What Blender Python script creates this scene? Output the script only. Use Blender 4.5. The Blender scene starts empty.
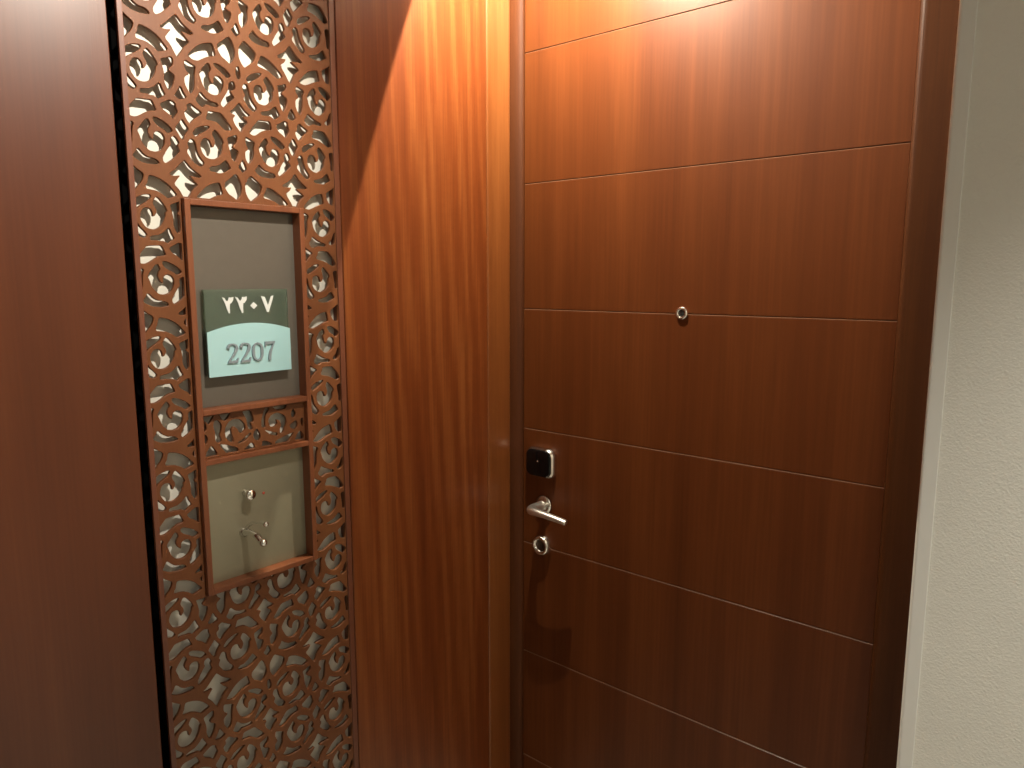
import bpy, bmesh, math, random
from mathutils import Vector, Matrix
R = math.radians
scene = bpy.context.scene
C = scene.collection
random.seed(7)
EYE = 1.576          # camera height
XW = -1.24           # face of the panelled wall on the left
YD = 1.507           # face of the door leaf
ZC = 2.46            # ceiling height

# ------------------------------------------------------------------ materials
def newmat(name):
    m = bpy.data.materials.new(name); m.use_nodes = True
    nt = m.node_tree; b = nt.nodes['Principled BSDF']
    return m, nt, b
def nd(nt, t, **kw):
    n = nt.nodes.new(t)
    for k, v in kw.items():
        if k in n.inputs.keys() if hasattr(n.inputs, 'keys') else False: n.inputs[k].default_value = v
        else: setattr(n, k, v)
    return n
def plain(name, col, rough=.5, metal=0., coat=0., spec=.5, bump=0., bscale=300., mottle=0., mscale=30.):
    m, nt, b = newmat(name)
    b.inputs['Roughness'].default_value = rough; b.inputs['Metallic'].default_value = metal
    b.inputs['Coat Weight'].default_value = coat; b.inputs['Specular IOR Level'].default_value = spec
    tc = nd(nt, 'ShaderNodeTexCoord')
    n = nd(nt, 'ShaderNodeTexNoise'); n.inputs['Scale'].default_value = mscale; n.inputs['Detail'].default_value = 4
    nt.links.new(tc.outputs['Object'], n.inputs['Vector'])
    mx = nd(nt, 'ShaderNodeMix', data_type='RGBA')
    nt.links.new(n.outputs['Fac'], mx.inputs['Factor'])
    mx.inputs['A'].default_value = (*[c*(1-mottle) for c in col], 1)
    mx.inputs['B'].default_value = (*[min(1, c*(1+mottle)) for c in col], 1)
    nt.links.new(mx.outputs['Result'], b.inputs['Base Color'])
    if bump:
        n2 = nd(nt, 'ShaderNodeTexNoise'); n2.inputs['Scale'].default_value = bscale; n2.inputs['Detail'].default_value = 3
        nt.links.new(tc.outputs['Object'], n2.inputs['Vector'])
        bp = nd(nt, 'ShaderNodeBump'); bp.inputs['Strength'].default_value = bump; bp.inputs['Distance'].default_value = .001
        nt.links.new(n2.outputs['Fac'], bp.inputs['Height']); nt.links.new(bp.outputs['Normal'], b.inputs['Normal'])
    return m
def wood(name, dark, mid, light, gs=22., rough=.33, ribbon=0., rscale=9., coat=.0, seed=0., streak=.5, spec=.5, zs=.035, dist=.6):
    """vertical-grained veneer: long noise streaks + fine pores (+ ribbon figure)"""
    m, nt, b = newmat(name); L = nt.links.new
    tc = nd(nt, 'ShaderNodeTexCoord')
    def noise(sc, sz, det=4, distort=0., off=0.):
        mp = nd(nt, 'ShaderNodeMapping'); mp.inputs['Scale'].default_value = (1, 1, sz); mp.inputs['Location'].default_value = (seed+off, seed*1.7+off, seed*.3)
        L(tc.outputs['Object'], mp.inputs['Vector'])
        n = nd(nt, 'ShaderNodeTexNoise'); n.inputs['Scale'].default_value = sc; n.inputs['Detail'].default_value = det
        n.inputs['Distortion'].default_value = distort
        L(mp.outputs['Vector'], n.inputs['Vector']); return n
    def math_(op, a, bb, clamp=False):
        q = nd(nt, 'ShaderNodeMath', operation=op); q.use_clamp = clamp
        for i, v in enumerate((a, bb)):
            if isinstance(v, (int, float)): q.inputs[i].default_value = v
            else: L(v, q.inputs[i])
        return q.outputs[0]
    big = noise(gs*.25, zs*1.6, 3, dist, 3.)
    str_ = noise(gs, zs, 5, dist*.6)
    fine = noise(gs*9, zs*.7, 3, 0., 7.)
    v = math_('ADD', math_('MULTIPLY', big.outputs['Fac'], 1-streak), math_('MULTIPLY', str_.outputs['Fac'], streak))
    v = math_('ADD', v, math_('MULTIPLY', math_('SUBTRACT', fine.outputs['Fac'], .5), .28))
    if ribbon:
        mp = nd(nt, 'ShaderNodeMapping'); mp.inputs['Scale'].default_value = (1, 1, .07); mp.inputs['Location'].default_value = (seed, seed, 0)
        L(tc.outputs['Object'], mp.inputs['Vector'])
        w = nd(nt, 'ShaderNodeTexWave', bands_direction='DIAGONAL'); w.inputs['Scale'].default_value = rscale
        w.inputs['Distortion'].default_value = 5.; w.inputs['Detail'].default_value = 3.; w.inputs['Detail Scale'].default_value = 1.2
        L(mp.outputs['Vector'], w.inputs['Vector'])
        # a patch of cross-curl between the straight streaks
        cz = noise(16, 2.6, 2, 1.5, 11.)
        v = math_('ADD', v, math_('MULTIPLY', math_('SUBTRACT', w.outputs['Fac'], .5), ribbon))
        v = math_('ADD', v, math_('MULTIPLY', math_('SUBTRACT', cz.outputs['Fac'], .5), ribbon*.5))
    ramp = nd(nt, 'ShaderNodeValToRGB'); L(v, ramp.inputs['Fac'])
    e = ramp.color_ramp.elements; e[0].position = .28; e[0].color = (*dark, 1); e[1].position = .72; e[1].color = (*light, 1)
    k = e.new(.5); k.color = (*mid, 1)
    L(ramp.outputs['Color'], b.inputs['Base Color'])
    b.inputs['Roughness'].default_value = rough; b.inputs['Coat Weight'].default_value = coat; b.inputs['Coat Roughness'].default_value = .2
    b.inputs['Specular IOR Level'].default_value = spec
    bp = nd(nt, 'ShaderNodeBump'); bp.inputs['Strength'].default_value = .12; bp.inputs['Distance'].default_value = .0006
    L(fine.outputs['Fac'], bp.inputs['Height']); L(bp.outputs['Normal'], b.inputs['Normal'])
    return m

M = {}
M['door'] = wood('mahogany_door', (.066,.0150,.0030), (.092,.0235,.0050), (.128,.036,.0085), gs=20, rough=.45, streak=.6, seed=2., spec=.22)
M['panel'] = wood('mahogany_panel', (.085,.0165,.0030), (.128,.029,.0055), (.20,.062,.015), gs=24, spec=.35, rough=.38, ribbon=.11, rscale=14, seed=5.)
M['jamb'] = wood('mahogany_jamb', (.11,.028,.006), (.15,.044,.010), (.21,.070,.018), gs=34, rough=.32, seed=9.)
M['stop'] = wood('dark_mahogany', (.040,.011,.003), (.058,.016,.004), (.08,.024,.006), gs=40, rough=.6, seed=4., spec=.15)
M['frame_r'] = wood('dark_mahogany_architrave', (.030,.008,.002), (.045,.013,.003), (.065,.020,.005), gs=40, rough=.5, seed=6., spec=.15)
M['plain'] = wood('brown_veneer', (.070,.017,.0045), (.090,.023,.0065), (.116,.033,.010), gs=26, spec=.42, rough=.38, streak=.55, seed=12.)
M['fret'] = wood('fretwork_wood', (.108,.035,.0115), (.135,.047,.016), (.17,.063,.022), gs=30, spec=.3, rough=.45, zs=.2, seed=3., streak=.3)
M['strip'] = wood('edge_strip_wood', (.10,.029,.013), (.12,.036,.016), (.15,.047,.021), gs=40, rough=.42, seed=8.)
M['nframe'] = wood('niche_frame_wood', (.12,.034,.012), (.16,.048,.017), (.21,.068,.025), gs=45, rough=.38, seed=14.)
M['backing'] = plain('off_white_backing', (.60,.58,.51), .6, mottle=.03)
M['black'] = plain('black_gap', (.002,.002,.002), .95, spec=0.)
M['plate'] = plain('taupe_plate', (.12,.105,.085), .42, metal=.35, bump=.15, bscale=900, mottle=.06, mscale=60)
M['plate2'] = plain('khaki_plate', (.27,.25,.175), .36, metal=.45, bump=.12, bscale=900, mottle=.05, mscale=30)
M['wallpaper'] = plain('pale_wallpaper', (.80,.785,.70), .7, bump=.9, bscale=420, mottle=.03, mscale=9)
M['guard'] = plain('corner_guard', (.80,.79,.73), .35, bump=.0)
M['chrome'] = plain('chrome', (.80,.79,.76), .14, metal=1.)
M['satin'] = plain('satin_steel', (.86,.84,.80), .36, metal=1.)
M['gloss_black'] = plain('gloss_black', (.002,.002,.0025), .10, spec=.4)
M['lens'] = plain('dark_lens', (.02,.02,.02), .05, coat=1.)
M['hole'] = plain('dark_socket', (.09,.06,.04), .4, metal=.6)
M['red'] = plain('red_plastic', (.45,.05,.02), .35)
M['aqua'] = plain('aqua_glass', (.31,.52,.54), .22, coat=.4)
M['white'] = plain('white_numeral', (.60,.62,.60), .5)
M['grey'] = plain('grey_numeral', (.22,.27,.30), .35, metal=.3)
M['carpet'] = plain('pale_stone', (.55,.52,.45), .35, bump=.1, bscale=100, mottle=.08, mscale=120)
M['ceil'] = plain('ceiling_paint', (.72,.70,.64), .8)
M['lampring'] = plain('lamp_ring', (.8,.8,.78), .4)
m, nt, b = newmat('green_glass'); M['glass'] = m
b.inputs['Base Color'].default_value = (.44,.55,.44,1); b.inputs['Roughness'].default_value = .06
b.inputs['Transmission Weight'].default_value = .9; b.inputs['IOR'].default_value = 1.3

# ------------------------------------------------------------------ helpers
def link_mesh(name, bm, mat, parent=None, smooth=False, loc=(0,0,0)):
    me = bpy.data.meshes.new(name); bm.normal_update(); bm.to_mesh(me); bm.free()
    o = bpy.data.objects.new(name, me); C.objects.link(o)
    me.materials.append(M[mat] if isinstance(mat, str) else mat)
    if smooth:
        for p in me.polygons: p.use_smooth = True
    o.location = loc
    if parent: o.parent = parent
    return o
def tag(o, label, cat, group=None, kind=None):
    o['label'] = label
    if cat: o['category'] = cat
    if group: o['group'] = group
    if kind: o['kind'] = kind
    return o
def empty(name, loc, label=None, cat=None, group=None, kind=None):
    o = bpy.data.objects.new(name, None); C.objects.link(o); o.location = loc
    o.empty_display_size = .02
    if label: tag(o, label, cat, group, kind)
    return o
def box(bm, x0, x1, y0, y1, z0, z1, bev=0., seg=2):
    vs = [bm.verts.new((x, y, z)) for x in (x0, x1) for y in (y0, y1) for z in (z0, z1)]
    fs = [(0,1,3,2),(4,6,7,5),(0,4,5,1),(2,3,7,6),(0,2,6,4),(1,5,7,3)]
    F = [bm.faces.new([vs[i] for i in f]) for f in fs]
    if bev:
        es = set(e for f in F for e in f.edges)
        bmesh.ops.bevel(bm, geom=list(es), offset=bev, segments=seg, affect='EDGES', profile=.5)
    return F
def prism(bm, pts, axis, a, b_, cap=True):
    """closed 2D profile extruded along axis ('x': pts are (y,z); 'z': pts are (x,y); 'y': (x,z))"""
    def P(p, t):
        return {'x': (t, p[0], p[1]), 'y': (p[0], t, p[1]), 'z': (p[0], p[1], t)}[axis]
    A = [bm.verts.new(P(p, a)) for p in pts]; B = [bm.verts.new(P(p, b_)) for p in pts]
    n = len(pts)
    for i in range(n): bm.faces.new((A[i], A[(i+1) % n], B[(i+1) % n], B[i]))
    if cap: bm.faces.new(A[::-1]); bm.faces.new(B)
    bmesh.ops.recalc_face_normals(bm, faces=bm.faces)
def lathe(bm, prof, axis=Vector((0,0,1)), org=Vector((0,0,0)), n=32):
    """prof: list of (r, h) along axis"""
    q = Vector((0,0,1)).rotation_difference(axis)
    rings = []
    for r, h in prof:
        if r < 1e-6: rings.append([bm.verts.new(org + q @ Vector((0,0,h)))])
        else: rings.append([bm.verts.new(org + q @ Vector((r*math.cos(2*math.pi*i/n), r*math.sin(2*math.pi*i/n), h))) for i in range(n)])
    for A, B in zip(rings, rings[1:]):
        for i in range(n):
            j = (i+1) % n
            if len(A) == 1 and len(B) == 1: continue
            if len(A) == 1: bm.faces.new((A[0], B[j], B[i]))
            elif len(B) == 1: bm.faces.new((A[i], A[j], B[0]))
            else: bm.faces.new((A[i], A[j], B[j], B[i]))
    bmesh.ops.recalc_face_normals(bm, faces=bm.faces)
def tube(bm, pts, rad, n=14, flat=1., up=Vector((0,0,1))):
    """swept tube through pts with radius list (elliptic: flat scales the up direction)"""
    pts = [Vector(p) for p in pts]; rings = []
    for i, p in enumerate(pts):
        t = (pts[min(i+1, len(pts)-1)] - pts[max(i-1, 0)]).normalized()
        s = t.cross(up).normalized(); u = s.cross(t).normalized()
        r = rad[i] if isinstance(rad, (list, tuple)) else rad
        fl = flat[i] if isinstance(flat, (list, tuple)) else flat
        rings.append([bm.verts.new(p + s*r*math.cos(2*math.pi*k/n) + u*r*fl*math.sin(2*math.pi*k/n)) for k in range(n)])
    for A, B in zip(rings, rings[1:]):
        for k in range(n): bm.faces.new((A[k], A[(k+1) % n], B[(k+1) % n], B[k]))
    bm.faces.new(rings[0][::-1]); bm.faces.new(rings[-1])
    bmesh.ops.recalc_face_normals(bm, faces=bm.faces)
def cat_rom(P, k=4):
    P = [Vector(p) for p in P]; out = []
    for i in range(len(P)-1):
        a, b1, c, d = P[max(i-1, 0)], P[i], P[i+1], P[min(i+2, len(P)-1)]
        for j in range(k):
            t = j/k
            out.append(.5*((2*b1)+(c-a)*t+(2*a-5*b1+4*c-d)*t*t+(3*b1-a-3*c+d)*t**3))
    out.append(P[-1]); return out
def flat_shape(name, splines, depth, bevel, xface, mat, parent):
    """2D outlines in wall coordinates (y,z) filled, with holes, thickness `depth` behind x = xface"""
    cu = bpy.data.curves.new(name+'_outline', 'CURVE'); cu.dimensions = '2D'; cu.fill_mode = 'BOTH'
    cu.extrude = max(depth/2-bevel, 1e-4); cu.bevel_depth = bevel; cu.bevel_resolution = 0; cu.offset = -bevel
    for S in splines:
        sp = cu.splines.new('POLY'); sp.points.add(len(S)-1)
        for i, p in enumerate(S): sp.points[i].co = (p[0], p[1], 0, 1)
        sp.use_cyclic_u = True
    tmp = bpy.data.objects.new(name+'_tmp', cu); C.objects.link(tmp)
    dg = bpy.context.evaluated_depsgraph_get(); dg.update()
    me = bpy.data.meshes.new_from_object(tmp.evaluated_get(dg))
    bpy.data.objects.remove(tmp); bpy.data.curves.remove(cu)
    for v in me.vertices:
        x, y, z = v.co; v.co = (z + xface - depth/2, x, y)
    bm = bmesh.new(); bm.from_mesh(me); bpy.data.meshes.remove(me)
    bmesh.ops.remove_doubles(bm, verts=bm.verts, dist=1e-5)
    return link_mesh(name, bm, mat, parent)

# ------------------------------------------------------------------ camera
F_PX = 723.3
yaw, pitch, roll = .69926, .142734, -.00027
fw = Vector((-math.sin(yaw)*math.cos(pitch), math.cos(yaw)*math.cos(pitch), -math.sin(pitch)))
rt = Vector((math.cos(yaw), math.sin(yaw), 0)); up = rt.cross(fw)
cam = bpy.data.cameras.new('camera'); camo = bpy.data.objects.new('camera', cam); C.objects.link(camo)
mt = Matrix((rt, up, -fw)).transposed().to_4x4(); mt.translation = (0, 0, EYE); camo.matrix_world = mt
cam.sensor_width = 36; cam.lens = F_PX/1024*36; cam.clip_start = .01
scene.camera = camo

def wall_pt(px, py, X=XW):
    """where the sight line of a photo point meets the panelled wall -> (y, z relative to eye)"""
    d = rt*((px-512)/F_PX) - up*((py-384)/F_PX) + fw
    t = X/d.x
    return (t*d.y, t*d.z)

# ------------------------------------------------------------------ room shell
def struct(name, boxes, mat, label, cat):
    bm = bmesh.new()
    for b_ in boxes: box(bm, *b_)
    return tag(link_mesh(name, bm, mat), label, cat, kind='structure')
struct('floor', [(-1.5, 1.7, -1.8, 1.8, -.1, 0)], 'carpet', 'pale stone corridor floor in front of the door', 'floor')
struct('ceiling', [(-1.5, 1.7, -1.8, 1.8, ZC, ZC+.1)], 'ceil', 'pale painted ceiling over the corridor and door recess', 'ceiling')
struct('wall_left', [(-1.5, XW-.034, -1.8, 1.8, 0, ZC)], 'black', 'dark wall core behind the wood panels and fretwork', 'wall')
struct('wall_back', [(-1.274, 1.6, -1.8, -1.7, 0, ZC)], 'wallpaper', 'pale corridor wall behind the viewer', 'wall')
struct('wall_far', [(1.6, 1.7, -1.8, 1.8, 0, ZC)], 'wallpaper', 'pale corridor wall on the far right', 'wall')
YR = .90; XR = -.1753*YR
bm = bmesh.new(); prism(bm, [(XR+.003, YR+.0015), (1.6, YR+.0015), (1.6, YD+.055), (XR+.003, YD+.055)], 'z', 0, ZC)
tag(link_mesh('wall_right', bm, 'wallpaper'), 'pale textured wallpapered wall right of the door', 'wall', kind='structure')
# corner guard: thin rounded strip lapping round the wall's outer corner
bm = bmesh.new()
arc = [(XR+.004-.004*math.cos(t), YR-.0+.004-.004*math.sin(t)) for t in [R(a) for a in (0, 22, 45, 68, 90)]]
prof = [(XR, YR+.05)] + arc + [(XR+.0165, YR), (XR+.0170, YR+.0013), (XR+.006, YR+.0013), (XR+.0026, YR+.005), (XR+.0026, YR+.05)]
prism(bm, prof, 'z', .0, ZC)
tag(link_mesh('corner_guard', bm, 'guard'), 'narrow pale vertical strip capping the wallpapered wall corner beside the dark door frame', 'corner guard')

# ------------------------------------------------------------------ door
DL, DR_ = -1.2245, -.323         # leaf edges
pitch_d = .3235; z0d = EYE-.0755     # groove through the peephole
gro = [z0d + k*pitch_d for k in range(-4, 3)]
DB, DT = .008, 2.40
prof = [(YD+.045, DB), (YD, DB)]
for g in gro:
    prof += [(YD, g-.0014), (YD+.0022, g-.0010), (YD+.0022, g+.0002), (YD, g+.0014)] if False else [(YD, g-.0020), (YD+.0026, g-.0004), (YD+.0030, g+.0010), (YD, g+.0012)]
prof += [(YD, DT), (YD+.045, DT)]
bm = bmesh.new(); prism(bm, prof, 'x', DL, DR_)
door = tag(link_mesh('door_1', bm, 'door'), 'reddish mahogany door with thin horizontal grooves, lever handle and peephole', 'door', kind='structure')

M['groove'] = plain('groove_edge_sheen', (.24,.125,.075), .35)  # sheen on the up-facing groove chamfers, painted in as a paler colour
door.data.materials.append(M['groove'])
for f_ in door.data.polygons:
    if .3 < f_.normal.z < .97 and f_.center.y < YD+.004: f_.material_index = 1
# card reader lock
dp = lambda x, z, o=0: (x, YD-o, z+EYE)
def rrect(cx, cz, w, h, r, bulge=.0, n=6):
    pts = []
    for (sx, sz, a0) in ((1, 1, 0), (-1, 1, 90), (-1, -1, 180), (1, -1, 270)):
        for i in range(n+1):
            a = R(a0 + 90*i/n)
            x = sx*(w/2-r) + r*math.cos(a); z = sz*(h/2-r) + r*math.sin(a)
            pts.append((x, z))
    out = []
    for x, z in pts:
        out.append((cx + x*(1+bulge*(1-(z/(h/2))**2)), cz + z*(1+bulge*(1-(x/(w/2))**2))))
    return out
def stack(bm, layers):
    """layers: list of (outline pts (x,z), y)"""
    rings = [[bm.verts.new((x, y, z)) for x, z in pts] for pts, y in layers]
    n = len(rings[0])
    for A, B in zip(rings, rings[1:]):
        for i in range(n): bm.faces.new((A[i], A[(i+1) % n], B[(i+1) % n], B[i]))
    bm.faces.new(rings[0]); bm.faces.new(rings[-1][::-1])
    bmesh.ops.recalc_face_normals(bm, faces=bm.faces)
lcx, lcz = -1.158, EYE-.484
lw, lh = .090, .079
lock = empty('card_reader', dp(-1.158, -.484), None); lock.parent = door
bm = bmesh.new()
def RR(s, y, grow=0): return (rrect(lcx, lcz, lw*s+grow, lh*s+grow, .018*s, .06), y)
stack(bm, [RR(.97, YD), RR(1.0, YD-.003), RR(1.0, YD-.010), RR(.97, YD-.0150), RR(.90, YD-.0200)])
o = link_mesh('bezel', bm, 'chrome', lock, loc=(0,0,0)); o.matrix_parent_inverse = Matrix.Translation(-Vector(lock.location)); o['label'] = 'chrome rim around the black reader face'
bm = bmesh.new()
stack(bm, [RR(.89, YD-.0195), RR(.88, YD-.0215), RR(.80, YD-.0235), RR(.6, YD-.025), RR(.2, YD-.0255)])
o = link_mesh('reader_face', bm, 'gloss_black', lock, smooth=True); o.matrix_parent_inverse = Matrix.Translation(-Vector(lock.location)); o['label'] = 'glossy black domed card reader face'
bm = bmesh.new(); lathe(bm, [(0, 0), (.0022, 0), (.0018, .0008), (0, .001)], Vector((0,-1,0)), Vector((lcx+.000, YD-.0254, lcz+.006)), 16)
o = link_mesh('indicator_light', bm, 'chrome', lock); o.matrix_parent_inverse = Matrix.Translation(-Vector(lock.location))

def child(name, bm, mat, par, smooth=False, label=None):
    o = link_mesh(name, bm, mat, par, smooth); o.matrix_parent_inverse = Matrix.Translation(-Vector(par.location))
    if label: o['label'] = label
    return o
# lever handle
hc = Vector(dp(-1.1515, -.602))
hd = empty('lever_handle', hc); hd.parent = door; hd['label'] = 'satin chrome lever handle pointing right'
bm = bmesh.new(); lathe(bm, [(0, 0), (.0255, 0), (.0262, .004), (.0245, .0085), (.017, .010), (.0125, .011), (.011, .013)], Vector((0,-1,0)), hc, 40)
child('rosette', bm, 'chrome', hd, True)
bm = bmesh.new()
P = cat_rom([hc+Vector(v) for v in ((0,-.008,0),(-.001,-.030,0),(-.002,-.050,-.0005),(.004,-.063,0),(.022,-.070,.001),(.052,-.071,0),(.086,-.068,-.004),(.112,-.064,-.009),(.118,-.063,-.010))], 5)
nP = len(P); rr = []
for i in range(nP):
    t = i/(nP-1)
    rr.append(.0125 if t < .35 else (.0125 - .0060*(t-.35) if t < .9 else .0092*(1-((t-.9)/.1)**2*.65)))
fl = [1. if i/(nP-1) < .3 else max(.8, 1.-.5*(i/(nP-1)-.3)) for i in range(nP)]
tube(bm, P, rr, 18, fl, Vector((.05,.05,1)))
child('lever', bm, 'satin', hd, True)
# thumb cylinder
cc = Vector(dp(-1.157, -.7165))
cy = empty('lock_cylinder', cc); cy.parent = door; cy['label'] = 'round chrome lock cylinder below the handle'
bm = bmesh.new(); lathe(bm, [(.0285, 0), (.0285, .005), (.0260, .014), (.0235, .0165), (.0185, .0165), (.0150, .009), (.0140, .004)], Vector((0,-1,0)), cc, 40)
child('ring', bm, 'chrome', cy, True)
bm = bmesh.new(); lathe(bm, [(.0142, .001), (.0142, .0045), (.008, .0055), (0, .0058)], Vector((0,-1,0)), cc, 32)
box(bm, cc.x-.0012, cc.x+.0012, YD-.009, YD-.005, cc.z-.006, cc.z+.005)
child('keyway', bm, 'hole', cy, False, 'dark recessed key slot')
# peephole
pc = Vector(dp(-.764, -.0745))
pe = empty('peephole', pc); pe.parent = door; pe['label'] = 'small round chrome peephole on the groove'
bm = bmesh.new(); lathe(bm, [(.0148, 0), (.0148, .003), (.0132, .0056), (.0095, .0060), (.0075, .0035), (.0072, .001)], Vector((0,-1,0)), pc, 36)
child('ring', bm, 'chrome', pe, True)
bm = bmesh.new(); lathe(bm, [(.0076, .0005), (.0072, .0018), (.0045, .0032), (0, .0038)], Vector((0,-1,0)), pc, 28)
child('lens', bm, 'lens', pe, True)

# door frame, left jamb: flat casing on the wall, bead, then a dark coved stop against the leaf
bm = bmesh.new()
prof = [(XW-.034, 1.3785), (XW-.002, 1.3785), (XW, 1.3800), (XW+.0005, 1.381), (XW+.0005, 1.4625)]
prof += [(XW+.0005-.005+.005*math.cos(R(a)), 1.4625+.005*math.sin(R(a))) for a in (22, 45, 68, 90)]
prof += [(XW-.034, 1.4675)]
prism(bm, prof, 'z', 0, ZC)
j = tag(link_mesh('trim_1', bm, 'jamb'), 'orange brown wooden door casing strip between the tall panel and the door', 'door frame', kind='structure')
bm = bmesh.new()
x0, y0, x1, y1 = XW-.006, 1.468, DL-.002, YD+.004
prof = [(XW-.034, 1.4677), (x0, 1.4677)]
for k in range(9):
    a = R(90*k/8)
    prof.append((x0+.002+(x1-x0-.002)*(1-math.cos(a)), y0+.001+(y1-y0-.006)*math.sin(a)))
prof += [(x1, y1-.003), (x1, YD+.05), (XW-.034, YD+.05)]
prism(bm, prof, 'z', 0, ZC)
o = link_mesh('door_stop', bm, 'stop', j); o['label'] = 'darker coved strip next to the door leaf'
# right architrave
bm = bmesh.new()
xa, xb, yf = -.3105, XR+.0026, 1.440
prof = [(xa, YD+.05), (xa, yf+.012)]
prof += [(xa+.012-.012*math.cos(R(a)), yf+.012-.012*math.sin(R(a))) for a in (18, 36, 54, 72, 90)]
prof += [(xb-.022, yf), (xb-.019, yf+.004), (xb-.016, yf), (xb-.001, yf), (xb, yf+.001), (xb, YD+.05)]
prism(bm, prof, 'z', 0, ZC)
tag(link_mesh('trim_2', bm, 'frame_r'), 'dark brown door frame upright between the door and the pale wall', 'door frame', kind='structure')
bm = bmesh.new(); box(bm, XW+.012, xa-.0005, 1.47, YD+.05, DT+.004, ZC-.001, .003)
tag(link_mesh('trim_3', bm, 'jamb'), 'wooden head piece across the top of the door opening', 'door frame', kind='structure')
struct('wall_front', [(-1.274, XR+.0027, YD+.051, 1.8, 0, ZC)], 'black', 'wall core behind the door', 'wall')

# ------------------------------------------------------------------ wood panels on the left wall
def panel(name, y0, y1, mat, label, th=.034, xf=XW):
    bm = bmesh.new(); prof = [(xf-th, y0), (xf-.0015, y0), (xf, y0+.0015), (xf, y1-.0015), (xf-.0015, y1), (xf-th, y1)]
    prism(bm, prof, 'z', .0, ZC)
    return tag(link_mesh(name, bm, mat), label, 'wall panel')
panel('wood_wall_panel', -1.69, .5045, 'plain', 'plain dark brown wood panel left of the fretwork, at the left edge of the photo', th=.010)
panel('wood_wall_panel', .9335, 1.3765, 'panel', 'orange brown wood panel with streaky grain between the fretwork and the door casing')

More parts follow.
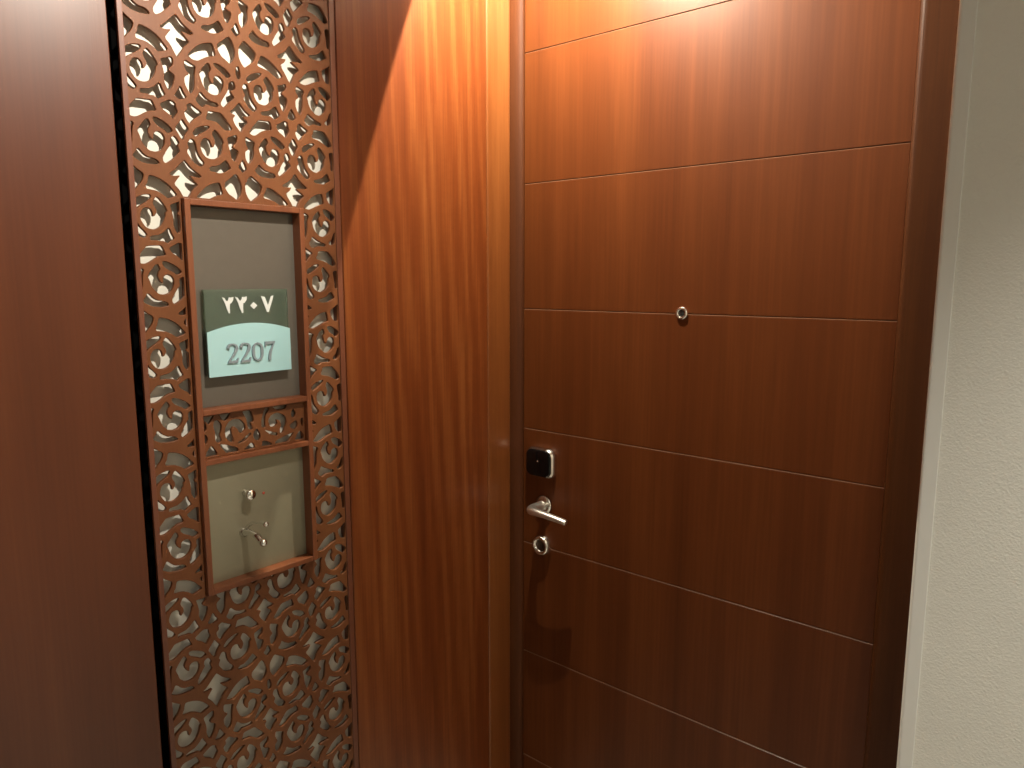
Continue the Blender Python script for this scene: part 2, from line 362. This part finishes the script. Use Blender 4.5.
# ------------------------------------------------------------------ fretwork screen
PER = .2333
WIN = {'A': 116, 'B': 186, 'C': 260}; ROW = [0, 50, 100, 150]
HOLES = '''
A0 55,130 75,130 130,190 205,255 225,290 215,340 180,400 150,420 120,460 90,470 60,430 45,280
A0 290,310 320,310 420,360 500,420 570,490 620,560 665,620 655,640 575,650 545,655 480,590 400,530 320,500 260,480 250,430 275,400 280,350
A0 565,320 620,295 680,245 730,200 765,175 800,220 850,290 910,350 985,415 990,440 940,440 890,415 835,392 865,440 945,535 930,550 880,590 850,640 790,735 750,660 700,560 630,475 665,425 715,370 640,368 580,350
A0 80,640 90,610 140,570 220,555 300,562 322,585 310,620 260,655 200,680 150,705 130,730 100,710 80,690
A1 185,150 205,110 240,92 285,100 322,130 342,175 348,228 370,225 398,180 388,130 360,85 345,45 355,10 390,-35 430,0 480,70 515,125 540,185 518,200 515,250 495,310 460,365 410,395 360,402 300,385 250,350 210,290 185,240 176,195
A1 95,260 115,258 140,280 175,340 230,400 270,455 265,480 235,498 190,480 140,440 108,400 98,330
A1 575,105 640,95 700,80 728,95 735,150 728,195 685,222 675,245 690,268 750,315 755,360 735,440 690,515 655,475 620,385 622,290 600,200 580,140
A1 310,490 370,488 430,490 490,465 550,410 575,430 600,500 640,570 600,590 545,622 520,600 490,578 435,570 400,552 320,545 308,520
A1 820,455 845,480 870,540 910,600 885,620 830,628 790,612 750,570 770,550 800,500
A1 880,130 900,126 950,160 1025,205 1018,250 1008,330 1010,430 1005,500 975,548 960,558 925,505 885,425 880,340 945,303 920,280 890,240 876,190
A2 130,115 180,60 230,5 265,-30 380,-15 460,-5 480,30 525,125 500,135 440,130 380,152 310,190 250,208 190,195 135,150
A2 565,45 620,20 690,-10 740,15 770,45 770,85 800,150 770,190 735,245 700,190 650,150 600,110 580,75
B2 10,60 60,35 110,80 208,155 195,190 130,225 85,262 60,302 25,265 -5,205 -18,150 20,125 20,90
A2 145,260 210,268 230,295 215,340 212,420 212,500 205,550 170,555 160,500 150,430 145,340
A2 280,370 330,300 390,230 420,245 450,310 425,345 410,400 440,470 480,508 485,470 485,430 510,402 550,398 600,425 630,480 630,560 600,620 560,650 500,660 430,640 380,590 340,540 310,450 285,400
A2 475,210 520,215 600,260 680,320 730,380 725,405 665,420 630,385 570,345 510,300 475,250
A2 770,335 810,290 850,235 890,300 940,370 920,400 885,450 870,510 840,490 800,420 765,365
A2 705,475 750,455 785,490 818,550 795,572 805,610 828,660 780,705 740,750 690,785 640,808 612,780 605,730 650,650 690,590 715,560 698,520
A3 222,55 250,20 275,-35 310,-10 360,50 420,90 500,105 550,140 565,175 500,182 430,175 330,150 250,100 225,75
B2 20,555 65,488 105,510 130,550 150,660 190,740 248,805 215,858 150,830 95,790 60,730 20,665 30,625 45,600
B0 195,340 230,315 290,325 350,305 415,258 440,290 470,345 490,385 450,400 420,420 340,428 270,395 215,375
B0 615,340 640,288 670,340 700,430 670,450 645,470 610,420 580,370
B0 30,690 80,640 150,580 230,550 330,545 350,580 370,650 385,710 345,718 290,720 230,740 160,775 90,760 40,715
B0 410,555 470,520 545,460 580,500 615,580 635,660 630,720 610,770 570,820 520,770 460,720 420,650 405,600
B0 685,590 745,515 790,560 850,620 905,685 885,760 860,800 810,835 755,868 715,810 685,740 675,660
B1 645,215 680,210 695,270 705,330 700,365 675,380 650,340 640,280
B1 175,285 220,215 280,160 305,180 330,245 295,290 300,350 325,410 350,435 360,390 355,360 385,328 430,335 475,380 490,440 475,500 440,560 380,578 320,560 260,510 220,440 195,370 178,310
B1 350,160 400,170 480,215 540,275 580,330 560,350 520,355 480,310 430,260 375,210
B1 555,420 590,395 620,410 640,470 635,500 600,512 575,520 590,560 628,605 600,640 560,665 520,710 490,735 460,710 450,680 480,620 520,560 545,510 548,460
B1 125,632 155,590 182,530 210,550 260,615 330,658 400,675 425,712 405,730 340,720 265,690 225,735 175,700
B1 775,380 790,345 840,305 910,290 970,295 965,325 920,365 860,385 815,430 795,410
B1 722,480 745,428 785,440 808,490 820,570 850,650 920,745 885,795 835,765 795,715 750,640 745,615 765,575 735,520
C1 -77,520 -70,475 -40,445 0,450 30,480 42,535 60,548 90,510 85,460 50,400 55,375 85,338 120,380 160,440 190,510 170,540 175,590 155,650 110,695 60,708 0,690 -40,650 -68,590
C1 10,72 50,82 120,130 190,200 250,270 295,335 280,355 235,370 180,325 110,265 40,230 -25,205 -25,160 0,120
C1 220,70 290,40 340,5 380,-62 420,0 470,75 548,155 530,172 470,150 400,145 440,190 512,258 480,285 440,320 402,440 365,385 330,310 285,230 265,190 318,160 340,115 285,108 235,95
C1 222,455 270,450 328,430 345,470 330,512 300,525 280,560 355,625 355,680 330,750 302,798 275,740 255,660 245,560 232,495
C1 505,395 550,340 600,290 670,262 740,262 755,310 770,400 735,405 690,415 640,435 580,450 530,430 508,410
C1 800,260 850,235 895,200 895,300 893,440 865,435 830,400 805,340 795,290
C1 468,462 510,480 575,530 552,590 552,680 548,760 518,845 480,770 462,720 460,640 500,612 480,570 458,530
C1 605,600 640,530 695,480 725,555 700,590 710,660 740,715 750,680 760,640 790,625 830,650 850,700 845,768 820,810 770,845 710,822 660,760 630,700 618,640
C1 745,475 795,478 860,530 912,600 890,635 868,655 830,610 775,555
C2 12,150 60,150 130,140 200,75 225,120 265,200 240,225 190,250 160,222 130,202 60,200 20,185
C2 405,108 430,150 470,235 440,255 410,265 365,235 360,205 385,150
C2 570,255 595,220 615,170 660,215 720,265 790,300 790,335 740,325 680,310 640,335 610,320 585,290
C2 910,155 915,250 905,310 870,330 835,310 830,290 870,250 885,190
C2 210,320 260,300 315,265 360,285 365,325 385,395 350,460 330,490 300,450 250,410 225,370
C2 480,325 515,300 560,345 620,395 600,420 560,460 520,510 500,520 475,480 455,420 485,380
C2 690,390 720,385 820,405 860,460 900,530 925,590 900,608 870,605 830,570 760,520 680,490 665,460 685,430
B2 290,135 370,150 455,165 510,240 560,310 600,375 580,390 500,385 450,330 400,280 330,260 255,245 275,190
B2 930,258 1010,266 1082,275 1112,385 1060,385 1005,390 960,415 915,450 866,455 826,430 818,405 870,330
B2 565,145 620,108 685,28 720,80 765,145 825,195 805,212 725,208 800,288 765,325 735,360 712,418 670,365 630,305 605,240 640,195 590,170
B2 90,415 130,360 210,330 300,330 310,355 260,395 190,430 150,460 130,465 95,440
B2 195,540 225,492 268,486 308,515 330,570 338,605 360,602 382,550 370,500 340,440 345,410 370,375 410,410 460,480 495,545 475,570 475,620 460,680 430,730 380,755 320,755 260,730 215,670 192,600
B2 530,480 590,466 650,445 665,485 655,545 620,568 600,608 680,650 672,705 650,760 628,792 590,745 572,660 550,580
B2 768,466 820,500 892,545 875,610 880,700 860,760 815,825 785,785 768,740 765,660 805,635 785,590 760,530
C2 -12,610 20,550 80,480 115,550 85,590 85,650 110,700 138,722 142,670 160,635 195,625 235,650 255,710 250,770 220,835 165,860 110,840 60,790 25,720 0,660
C2 135,465 190,475 270,530 320,590 325,620 275,635 240,600 190,560 150,510
C2 370,580 400,530 430,485 460,540 495,600 470,640 450,700 430,725 400,690 380,620
C3 310,75 345,35 375,62 395,122 365,148 405,205 375,240 325,290 260,345 232,300 260,240 290,180 318,140
C3 478,115 520,62 555,95 565,160 590,240 650,340 620,380 575,355 520,285 475,225 505,165
C2 540,640 550,600 610,565 690,552 705,575 660,620 600,655 560,675
C3 612,125 625,75 660,58 700,78 720,130 722,158 745,145 757,100 748,50 732,5 755,-42 800,15 850,95 830,130 828,205 795,260 740,295 690,280 640,235 615,180
C3 885,40 935,35 940,120 940,280 910,270 905,170 890,100
C3 690,390 740,380 800,365 860,300 880,330 910,395 870,415 830,440 760,435 700,415
B0 800,455 835,425 855,378 890,430 950,490 1020,520 1065,545 1080,585 1060,603 1000,592 930,570 880,545 830,500
'''
def chaikin(P):
    out = []
    n = len(P)
    for i in range(n):
        a, b_ = P[i], P[(i+1) % n]
        out.append((a[0]*.8+b_[0]*.2, a[1]*.8+b_[1]*.2)); out.append((a[0]*.2+b_[0]*.8, a[1]*.2+b_[1]*.8))
    return out
def area(P): return abs(sum(P[i][0]*P[(i+1) % len(P)][1]-P[(i+1) % len(P)][0]*P[i][1] for i in range(len(P))))/2
def clip(P, ax, lim, sgn):
    """keep the part with sgn*(p[ax]-lim) >= 0"""
    out = []
    for i in range(len(P)):
        a, b_ = P[i], P[(i+1) % len(P)]
        da, db = sgn*(a[ax]-lim), sgn*(b_[ax]-lim)
        if da >= 0: out.append(a)
        if (da >= 0) != (db >= 0):
            t = da/(da-db); out.append((a[0]+(b_[0]-a[0])*t, a[1]+(b_[1]-a[1])*t))
    return out
base = []
for line in HOLES.strip().splitlines():
    w, *ps = line.split()
    ox, oy = WIN[w[0]], ROW[int(w[1])]
    P = []
    for p in ps:
        a, b_ = p.split(','); P.append(wall_pt(ox+float(a)/12.8, oy+float(b_)/12.8))
    base.append(chaikin(P))
MID = '''
100,215 125,225 135,270 120,290 100,290
100,320 130,320 145,350 135,385 105,390
110,150 200,150 170,195 150,235 130,210 105,195
195,215 220,205 250,235 250,280 235,315 255,355 225,375 205,355 205,300 190,260
230,135 340,115 305,170 275,205 250,180
290,330 285,270 310,220 350,195 395,200 430,235 435,270 415,295 390,300 375,268 350,250 330,275 335,310 350,345 345,370 320,360
378,378 425,345 475,297 482,315 450,352 410,378
415,130 480,125 505,190 500,215 480,215 500,265 470,270 455,230 450,190
240,395 290,395 385,420 375,455 320,470 280,445
170,400 215,455 215,475 180,495 135,490 130,470
490,375 515,405 500,430 440,450 425,440 460,400
530,262 562,325 545,360 508,345 502,310
590,110 630,108 600,160 595,220 600,250 570,252 568,200
640,250 625,200 650,160 700,145 750,170 760,220 735,290 713,297 708,270 722,232 705,200 685,196 695,225 672,250
590,275 640,290 692,298 690,320 640,312
580,358 645,380 645,400 600,415 570,410
740,330 818,295 800,330 760,385 680,385 685,360
870,278 910,335 905,350 880,365 830,365 840,330
815,108 837,140 830,170 810,180 798,150
840,200 800,228 788,250 830,272 852,240
880,180 915,190 915,240 890,250 875,215
650,85 765,70 752,110 680,115
'''
def mid_holes():
    out = []
    for line in MID.strip().splitlines():
        Q = [wall_pt(190+float(p.split(',')[0])/7.877, 395+float(p.split(',')[1])/7.877) for p in line.split()]
        cy_, cz_ = sum(q[0] for q in Q)/len(Q), sum(q[1] for q in Q)/len(Q)
        out.append(chaikin([(cy_+(a-cy_)*1.10, cz_+(b_-cz_)*1.10) for a, b_ in Q]))
    return out
# niche frame (wall coordinates: y, z relative to eye) and openings in the fretwork behind its boards
FY0, FY1 = .6025, .8375
FZ = [.1375, -.2395, -.3200, -.5735]     # outer top, upper niche bottom, lower niche top, outer bottom
BW = .0105                               # board width
OPEN = [(FY0-.0002, FY1+.0002, FZ[3]-.0002, FZ[0]+.0002)]
LY0, LY1 = .5205, .9315
LZ0, LZ1 = -EYE+.02, ZC-EYE-.004
splines = [[(LY0, LZ0), (LY1, LZ0), (LY1, LZ1), (LY0, LZ1)]]
for (a, b_, c, d) in OPEN: splines.append([(a, c), (a, d), (b_, d), (b_, c)])
MARG = .0032
for k in range(-4, 8):
    for P in base:
        Q = [(y, z-k*PER+(.0)) for y, z in P]
        if max(q[1] for q in Q) > LZ1-.006 or min(q[1] for q in Q) < LZ0+.006: continue
        ok = True
        for (a, b_, c, d) in OPEN:
            a2, b2, c2, d2 = a-MARG, b_+MARG, c-MARG, d+MARG
            if max(q[0] for q in Q) <= a2 or min(q[0] for q in Q) >= b2 or max(q[1] for q in Q) <= c2 or min(q[1] for q in Q) >= d2: continue
            cands = [clip(Q, 0, a2, -1), clip(Q, 0, b2, 1), clip(Q, 1, c2, -1), clip(Q, 1, d2, 1)]
            Q = max(cands, key=lambda t: area(t) if len(t) > 2 else 0)
            if len(Q) < 3 or area(Q) < 1.2e-5: ok = False; break
        if not ok or len(Q) < 3: continue
        if ok: splines.append(Q)
MB = (FY0+BW+.0003, FY1-BW-.0003, FZ[2]+.0003, FZ[1]-.0003)
mids = [[(MB[0], MB[2]), (MB[1], MB[2]), (MB[1], MB[3]), (MB[0], MB[3])]]
for Q in mid_holes():
    for ax, lim, sg in ((0, MB[0]+.003, 1), (0, MB[1]-.003, -1), (1, MB[2]+.003, 1), (1, MB[3]-.003, -1)): Q = clip(Q, ax, lim, sg) if len(Q) > 2 else Q
    if len(Q) > 2 and area(Q) > 1e-5: mids.append(Q)
screen = empty('fretwork_screen', (XW, (LY0+LY1)/2, 0), 'tall carved wooden fretwork screen of swirling rosettes over a pale backing', 'screen')
TH = .007
fo = flat_shape('fretwork', splines, TH, .0007, XW-.001, 'fret', screen)
fo.matrix_parent_inverse = Matrix.Translation((-screen.location.x, -screen.location.y, -screen.location.z+EYE))
fo = flat_shape('fretwork', mids, TH, .0006, XW-.001, 'fret', screen)
fo.matrix_parent_inverse = Matrix.Translation((-screen.location.x, -screen.location.y, -screen.location.z+EYE)); fo['label'] = 'narrow fretwork band between the two niches'
bm = bmesh.new(); box(bm, XW-.0235, XW-.0195, LY0+.012, LY1-.001, .0, ZC)
child('backing_panel', bm, 'backing', screen, label='off-white panel behind the cut-outs')
bm = bmesh.new(); box(bm, XW-.006, XW+.001, LY0-.0015, LY0+.0075, .0, ZC, .0008)
child('edge_strip', bm, 'strip', screen)
bm = bmesh.new(); box(bm, XW-.019, XW+.001, LY1-.0135, LY1-.001, .0, ZC, .0008)
child('edge_strip', bm, 'strip', screen)

# ------------------------------------------------------------------ niche frame
XF = XW+.010
fr = empty('display_frame', (XW, (FY0+FY1)/2, EYE+FZ[3]), 'wooden frame with two recessed grey niches set into the fretwork screen', 'frame')
for (a, b_) in ((FY0, FY0+BW), (FY1-BW, FY1)):
    bm = bmesh.new(); box(bm, XW-.019, XF, a, b_, EYE+FZ[3], EYE+FZ[0], .0012)
    child('stile', bm, 'nframe', fr)
for (c, d) in ((FZ[0]-BW, FZ[0]), (FZ[1], FZ[1]+BW), (FZ[2]-BW, FZ[2]), (FZ[3], FZ[3]+BW)):
    bm = bmesh.new(); box(bm, XW-.019, XF-.0004, FY0+BW*.98, FY1-BW*.98, EYE+c, EYE+d, .0012)
    child('rail', bm, 'nframe', fr)
XP = XW-.014
bm = bmesh.new(); box(bm, XW-.0190, XP, FY0+BW+.0004, FY1-BW-.0004, EYE+FZ[1]+BW+.0004, EYE+FZ[0]-BW-.0004)
child('back_plate', bm, 'plate', fr, label='grey brown back of the upper niche')
bm = bmesh.new(); box(bm, XW-.0190, XP, FY0+BW+.0004, FY1-BW-.0004, EYE+FZ[3]+BW+.0004, EYE+FZ[2]-BW-.0004)
child('back_plate', bm, 'plate2', fr, label='khaki grey back of the lower niche')

# ------------------------------------------------------------------ room number sign (glass)
XG0, XG1, XG2 = XP+.0044, XP+.013, XP+.0165
g0, g1 = wall_pt(203.5, 291, XG1), wall_pt(287, 287.5, XG1)
h0, h1 = wall_pt(208.5, 376.5, XG2), wall_pt(291, 370.5, XG2)
SY0, SY1 = g0[0], g1[0]; SZT = (g0[1]+g1[1])/2; SZB = (h0[1]+h1[1])/2
sign = empty('room_number_sign', (XP, (SY0+SY1)/2, EYE+SZB), 'glass room number plaque reading 2207 in two scripts, dark green above pale aqua', 'sign')
bm = bmesh.new(); box(bm, XG0, XG1, SY0, SY1, EYE+SZB+.001, EYE+SZT, .0008)
child('glass_plate', bm, 'glass', sign, label='clear greenish glass plate')
arc0 = wall_pt(206, 333, XG2)[1]; arc1 = wall_pt(247, 323, XG2)[1]
w = SY1-SY0
AP = [(SY0, SZB), (SY1, SZB)]
for i in range(21):
    t = i/20; y = SY1-w*t
    AP.append((y, arc0+(arc1-arc0)*(1-(2*t-1)**2)))
bm = bmesh.new(); prism(bm, [(p[0], p[1]+EYE) for p in AP], 'x', XG1+.0002, XG2)
child('arched_plate', bm, 'aqua', sign, label='pale aqua lower plate with an arched top')
for q in ((SY0+.012, SZB+.012), (SY1-.012, SZB+.012)):
    bm = bmesh.new(); lathe(bm, [(0, 0), (.004, 0), (.004, .0042), (0, .0042)], Vector((1,0,0)), Vector((XP+.0001, q[0], EYE+q[1])), 16)
    child('standoff', bm, 'chrome', sign)
# numerals: polygons in a unit cell (u right, v up), v 0..1
def digit(name, polys, y, z, s, x0, x1, mat, sk=0.):
    bm = bmesh.new()
    for P in polys:
        Q = [(y+(u+sk*v)*s, EYE+z+v*s) for u, v in P]
        me = bmesh.new(); prism(me, Q, 'x', x0, x1)
        tmp = bpy.data.meshes.new('t'); me.to_mesh(tmp); me.free(); bm.from_mesh(tmp); bpy.data.meshes.remove(tmp)
    bmesh.ops.triangulate(bm, faces=[f for f in bm.faces if len(f.verts) > 4])
    return child(name, bm, mat, sign)
def stroke(P, W, k=6):
    """ribbon along smooth centre line with varying width -> outline"""
    S = cat_rom([Vector((p[0], p[1], 0)) for p in P], k); n = len(S)
    Ws = []
    for i in range(n):
        t = i/(n-1)*(len(W)-1); j = min(int(t), len(W)-2); Ws.append(W[j]+(W[j+1]-W[j])*(t-j))
    Lf, Rt = [], []
    for i in range(n):
        t = (S[min(i+1, n-1)]-S[max(i-1, 0)]).normalized(); m = Vector((-t.y, t.x, 0))*Ws[i]/2
        Lf.append((S[i]+m)[:2]); Rt.append((S[i]-m)[:2])
    return Lf+Rt[::-1]
two_ar = [[(.02,1.0),(.16,.93),(.22,.78),(.30,.74),(.36,.86),(.38,.98),(.50,.96),(.62,1.0),(.60,.80),(.50,.62),(.42,.58),(.40,.30),(.40,.0),(.34,-.02),(.24,.28),(.18,.58),(.08,.86)]]
sev_ar = [[(.02,.98),(.20,.92),(.34,.40),(.50,.96),(.62,1.0),(.58,.80),(.44,.30),(.36,.0),(.28,.0),(.16,.45)]]
zero_ar = [[(.0,.36),(.16,.54),(.32,.36),(.16,.18)]]
def arab(px0, px1, pyt, pyb, polys, wd):
    a = wall_pt(px0, pyb, XG1); b_ = wall_pt(px1, pyt, XG1)
    s = (b_[0]-a[0])/wd
    return a[0], a[1], b_[1]-a[1], s
for (px0, px1, pt, pb, pol, u0, u1) in ((222, 233.5, 297, 313.5, two_ar, 0, .62), (235, 247, 296.5, 313, two_ar, 0, .62), (250, 257, 302, 309, zero_ar, 0, .32), (261, 273.5, 295.5, 312, sev_ar, 0, .62)):
    a = wall_pt(px0, (pt+pb)/2, XG1); b_ = wall_pt(px1, (pt+pb)/2, XG1); c = wall_pt((px0+px1)/2, pb, XG1); d = wall_pt((px0+px1)/2, pt, XG1)
    us = [p[0] for p in pol[0]]; vs = [p[1] for p in pol[0]]
    P = [[(a[0]+(u-min(us))/(max(us)-min(us))*(b_[0]-a[0]), EYE+c[1]+(v-min(vs))/(max(vs)-min(vs))*(d[1]-c[1])) for u, v in pol[0]]]
    bm = bmesh.new(); prism(bm, P[0], 'x', XG1+.0001, XG1+.0011)
    bmesh.ops.triangulate(bm, faces=[f for f in bm.faces if len(f.verts) > 4])
    child('white_numeral', bm, 'white', sign)
TWO = [stroke([(.06,.76),(.12,.92),(.30,.97),(.48,.88),(.50,.70),(.36,.44),(.18,.22),(.06,.06)], [.15,.10,.07,.12,.17,.12,.07,.05]),
       [(.02,.0),(.54,.0),(.60,.24),(.54,.24),(.48,.13),(.10,.12)], stroke([(.07,.74),(.10,.78),(.14,.77)], [.10,.15,.10])]
ZER = [stroke([(.30,.95),(.10,.80),(.05,.50),(.10,.20),(.30,.04)], [.06,.12,.16,.12,.06]), stroke([(.30,.04),(.50,.20),(.55,.50),(.50,.80),(.30,.95)], [.06,.12,.16,.12,.06])]
SEV = [[(.04,.98),(.58,.98),(.58,.90),(.52,.85),(.12,.84),(.08,.72),(.03,.72)], stroke([(.53,.90),(.40,.62),(.30,.35),(.26,.02)], [.06,.09,.13,.15])]
for (px0, px1, pol) in ((226.5, 238, TWO), (239.5, 250.5, TWO), (252, 262.5, ZER), (264, 275, SEV)):
    m_ = (px0+px1)/2; sl = -(m_-226)*.075
    a = wall_pt(px0, 353+sl, XG2); b_ = wall_pt(px1, 353+sl, XG2); c = wall_pt(m_, 363.5+sl, XG2); d = wall_pt(m_, 344+sl, XG2)
    bm = bmesh.new()
    for i, pp in enumerate(pol):
        Q = [(a[0]+(u/.60)*(b_[0]-a[0]), EYE+c[1]+v*(d[1]-c[1])) for u, v in pp]
        t_ = bmesh.new(); prism(t_, Q, 'x', XG2+.0002, XG2+.0030+i*.00005)
        bmesh.ops.triangulate(t_, faces=[f for f in t_.faces if len(f.verts) > 4])
        tmp = bpy.data.meshes.new('t'); t_.to_mesh(tmp); t_.free(); bm.from_mesh(tmp); bpy.data.meshes.remove(tmp)
    child('grey_numeral', bm, 'grey', sign)

# ------------------------------------------------------------------ lower niche fittings
kb = wall_pt(245.5, 493, XP)
stud = empty('doorbell_button', (XP, kb[0], EYE+kb[1]), 'small round chrome button in the lower niche above the hook', 'button')
bm = bmesh.new(); lathe(bm, [(0, 0), (.0065, 0), (.0065, .004), (.0045, .006), (.0045, .011), (.0085, .012), (.0105, .015), (.0105, .020), (.008, .0235), (0, .0245)], Vector((1,0,0)), Vector((XP, kb[0], EYE+kb[1])), 28)
child('button_cap', bm, 'chrome', stud, True)
rb = wall_pt(263.5, 493, XP)
bm = bmesh.new(); lathe(bm, [(0, 0), (.0028, 0), (.0026, .0012), (0, .0018)], Vector((1,0,0)), Vector((0,0,0)), 16)
o = link_mesh('indicator_light', bm, 'red', None, True, loc=(XP, rb[0], EYE+rb[1])); tag(o, 'tiny red dot light right of the chrome button in the lower niche', 'indicator light')
hb = wall_pt(244, 532, XP); H = Vector((XP, hb[0], EYE+hb[1]))
hook = empty('coat_hook', H, 'small chrome double hook with ball tips in the lower niche below the button', 'hook')
bm = bmesh.new(); lathe(bm, [(0, 0), (.0095, 0), (.0095, .002), (.006, .005), (.005, .010), (.004, .011)], Vector((1,0,0)), H, 24)
child('base', bm, 'chrome', hook, True)
def prong(pts, r0, r1, rb):
    bm = bmesh.new(); S = cat_rom(pts, 6); n = len(S)
    tube(bm, S, [r0+(r1-r0)*i/(n-1) for i in range(n)], 12, 1., Vector((0,1,.1)))
    t_ = bmesh.new(); bmesh.ops.create_uvsphere(t_, u_segments=16, v_segments=10, radius=rb)
    for v in t_.verts: v.co += S[-1]
    tmp = bpy.data.meshes.new('t'); t_.to_mesh(tmp); t_.free(); bm.from_mesh(tmp); bpy.data.meshes.remove(tmp)
    return bm
child('upper_prong', prong([H+Vector((.004,0,0)), H+Vector((.014,.000,.014)), H+Vector((.034,.001,.026)), H+Vector((.058,.002,.032)), H+Vector((.076,.002,.032))], .0036, .0028, .0052), 'chrome', hook, True)
child('lower_prong', prong([H+Vector((.004,0,0)), H+Vector((.020,.001,.004)), H+Vector((.040,.002,.002)), H+Vector((.056,.003,-.006)), H+Vector((.062,.003,-.007))], .0072, .0052, .0074), 'chrome', hook, True)

# ------------------------------------------------------------------ lights (door and fretwork downlights, then added fill lights)
def spot(name, loc, aim, power, col, half, blend, rad):
    l = bpy.data.lights.new(name, 'SPOT'); l.energy = power; l.color = col; l.spot_size = 2*R(half); l.spot_blend = blend; l.shadow_soft_size = rad
    o = bpy.data.objects.new(name, l); C.objects.link(o); o.location = loc
    o.rotation_euler = (Vector(aim)-Vector(loc)).to_track_quat('-Z', 'Y').to_euler(); return o
WARM = (1., .80, .55)
def tilt(ax, ay, loc): return (loc[0]+math.tan(R(ax)), loc[1]+math.tan(R(ay)), loc[2]-1)
L1 = (-.94, 1.20, EYE+.85)
spot('downlight_door', L1, tilt(-3, 59, L1), 104, (1., .91, .72), 78.1, .02, .006)
L2 = (-.44, .70, EYE+.83)
spot('downlight_fretwork', L2, (XW, .46, EYE+.25), 92, (1., .91, .78), 31, .6, .012)
def area_l(name, loc, aim, sx, sy, power, col):
    l = bpy.data.lights.new(name, 'AREA'); l.shape = 'RECTANGLE'; l.size = sx; l.size_y = sy; l.energy = power; l.color = col
    o = bpy.data.objects.new(name, l); C.objects.link(o); o.location = loc
    o.rotation_euler = (Vector(aim)-Vector(loc)).to_track_quat('-Z', 'Y').to_euler(); return o
area_l('corridor_fill', (1.1, -.35, ZC-.02), (.9, .1, 0), .8, .8, 8, (1., .97, .90))  # added area fill standing in for the corridor's ambient light
spot('wall_fill_spot', (.20, .36, ZC-.02), (.20, .62, 0), 50, (1., .96, .88), 34, .8, .04)  # added spot that lifts the pale right wall, not a known fitting
spot('floor_bounce_spot', (.75, -.05, ZC-.02), (.65, .05, 0), 210, (1., .95, .86), 33, .7, .04)  # added spot; its bounce off the pale floor brightens the lower walls

world = bpy.data.worlds.new('world'); scene.world = world; world.use_nodes = True
world.node_tree.nodes['Background'].inputs['Color'].default_value = (.9, .85, .75, 1)
world.node_tree.nodes['Background'].inputs['Strength'].default_value = .03
vs = scene.view_settings
vs.view_transform = 'Standard'; vs.look = 'None'; vs.gamma = 1; vs.use_curve_mapping = False; vs.exposure = 0
scene.display_settings.display_device = 'sRGB'
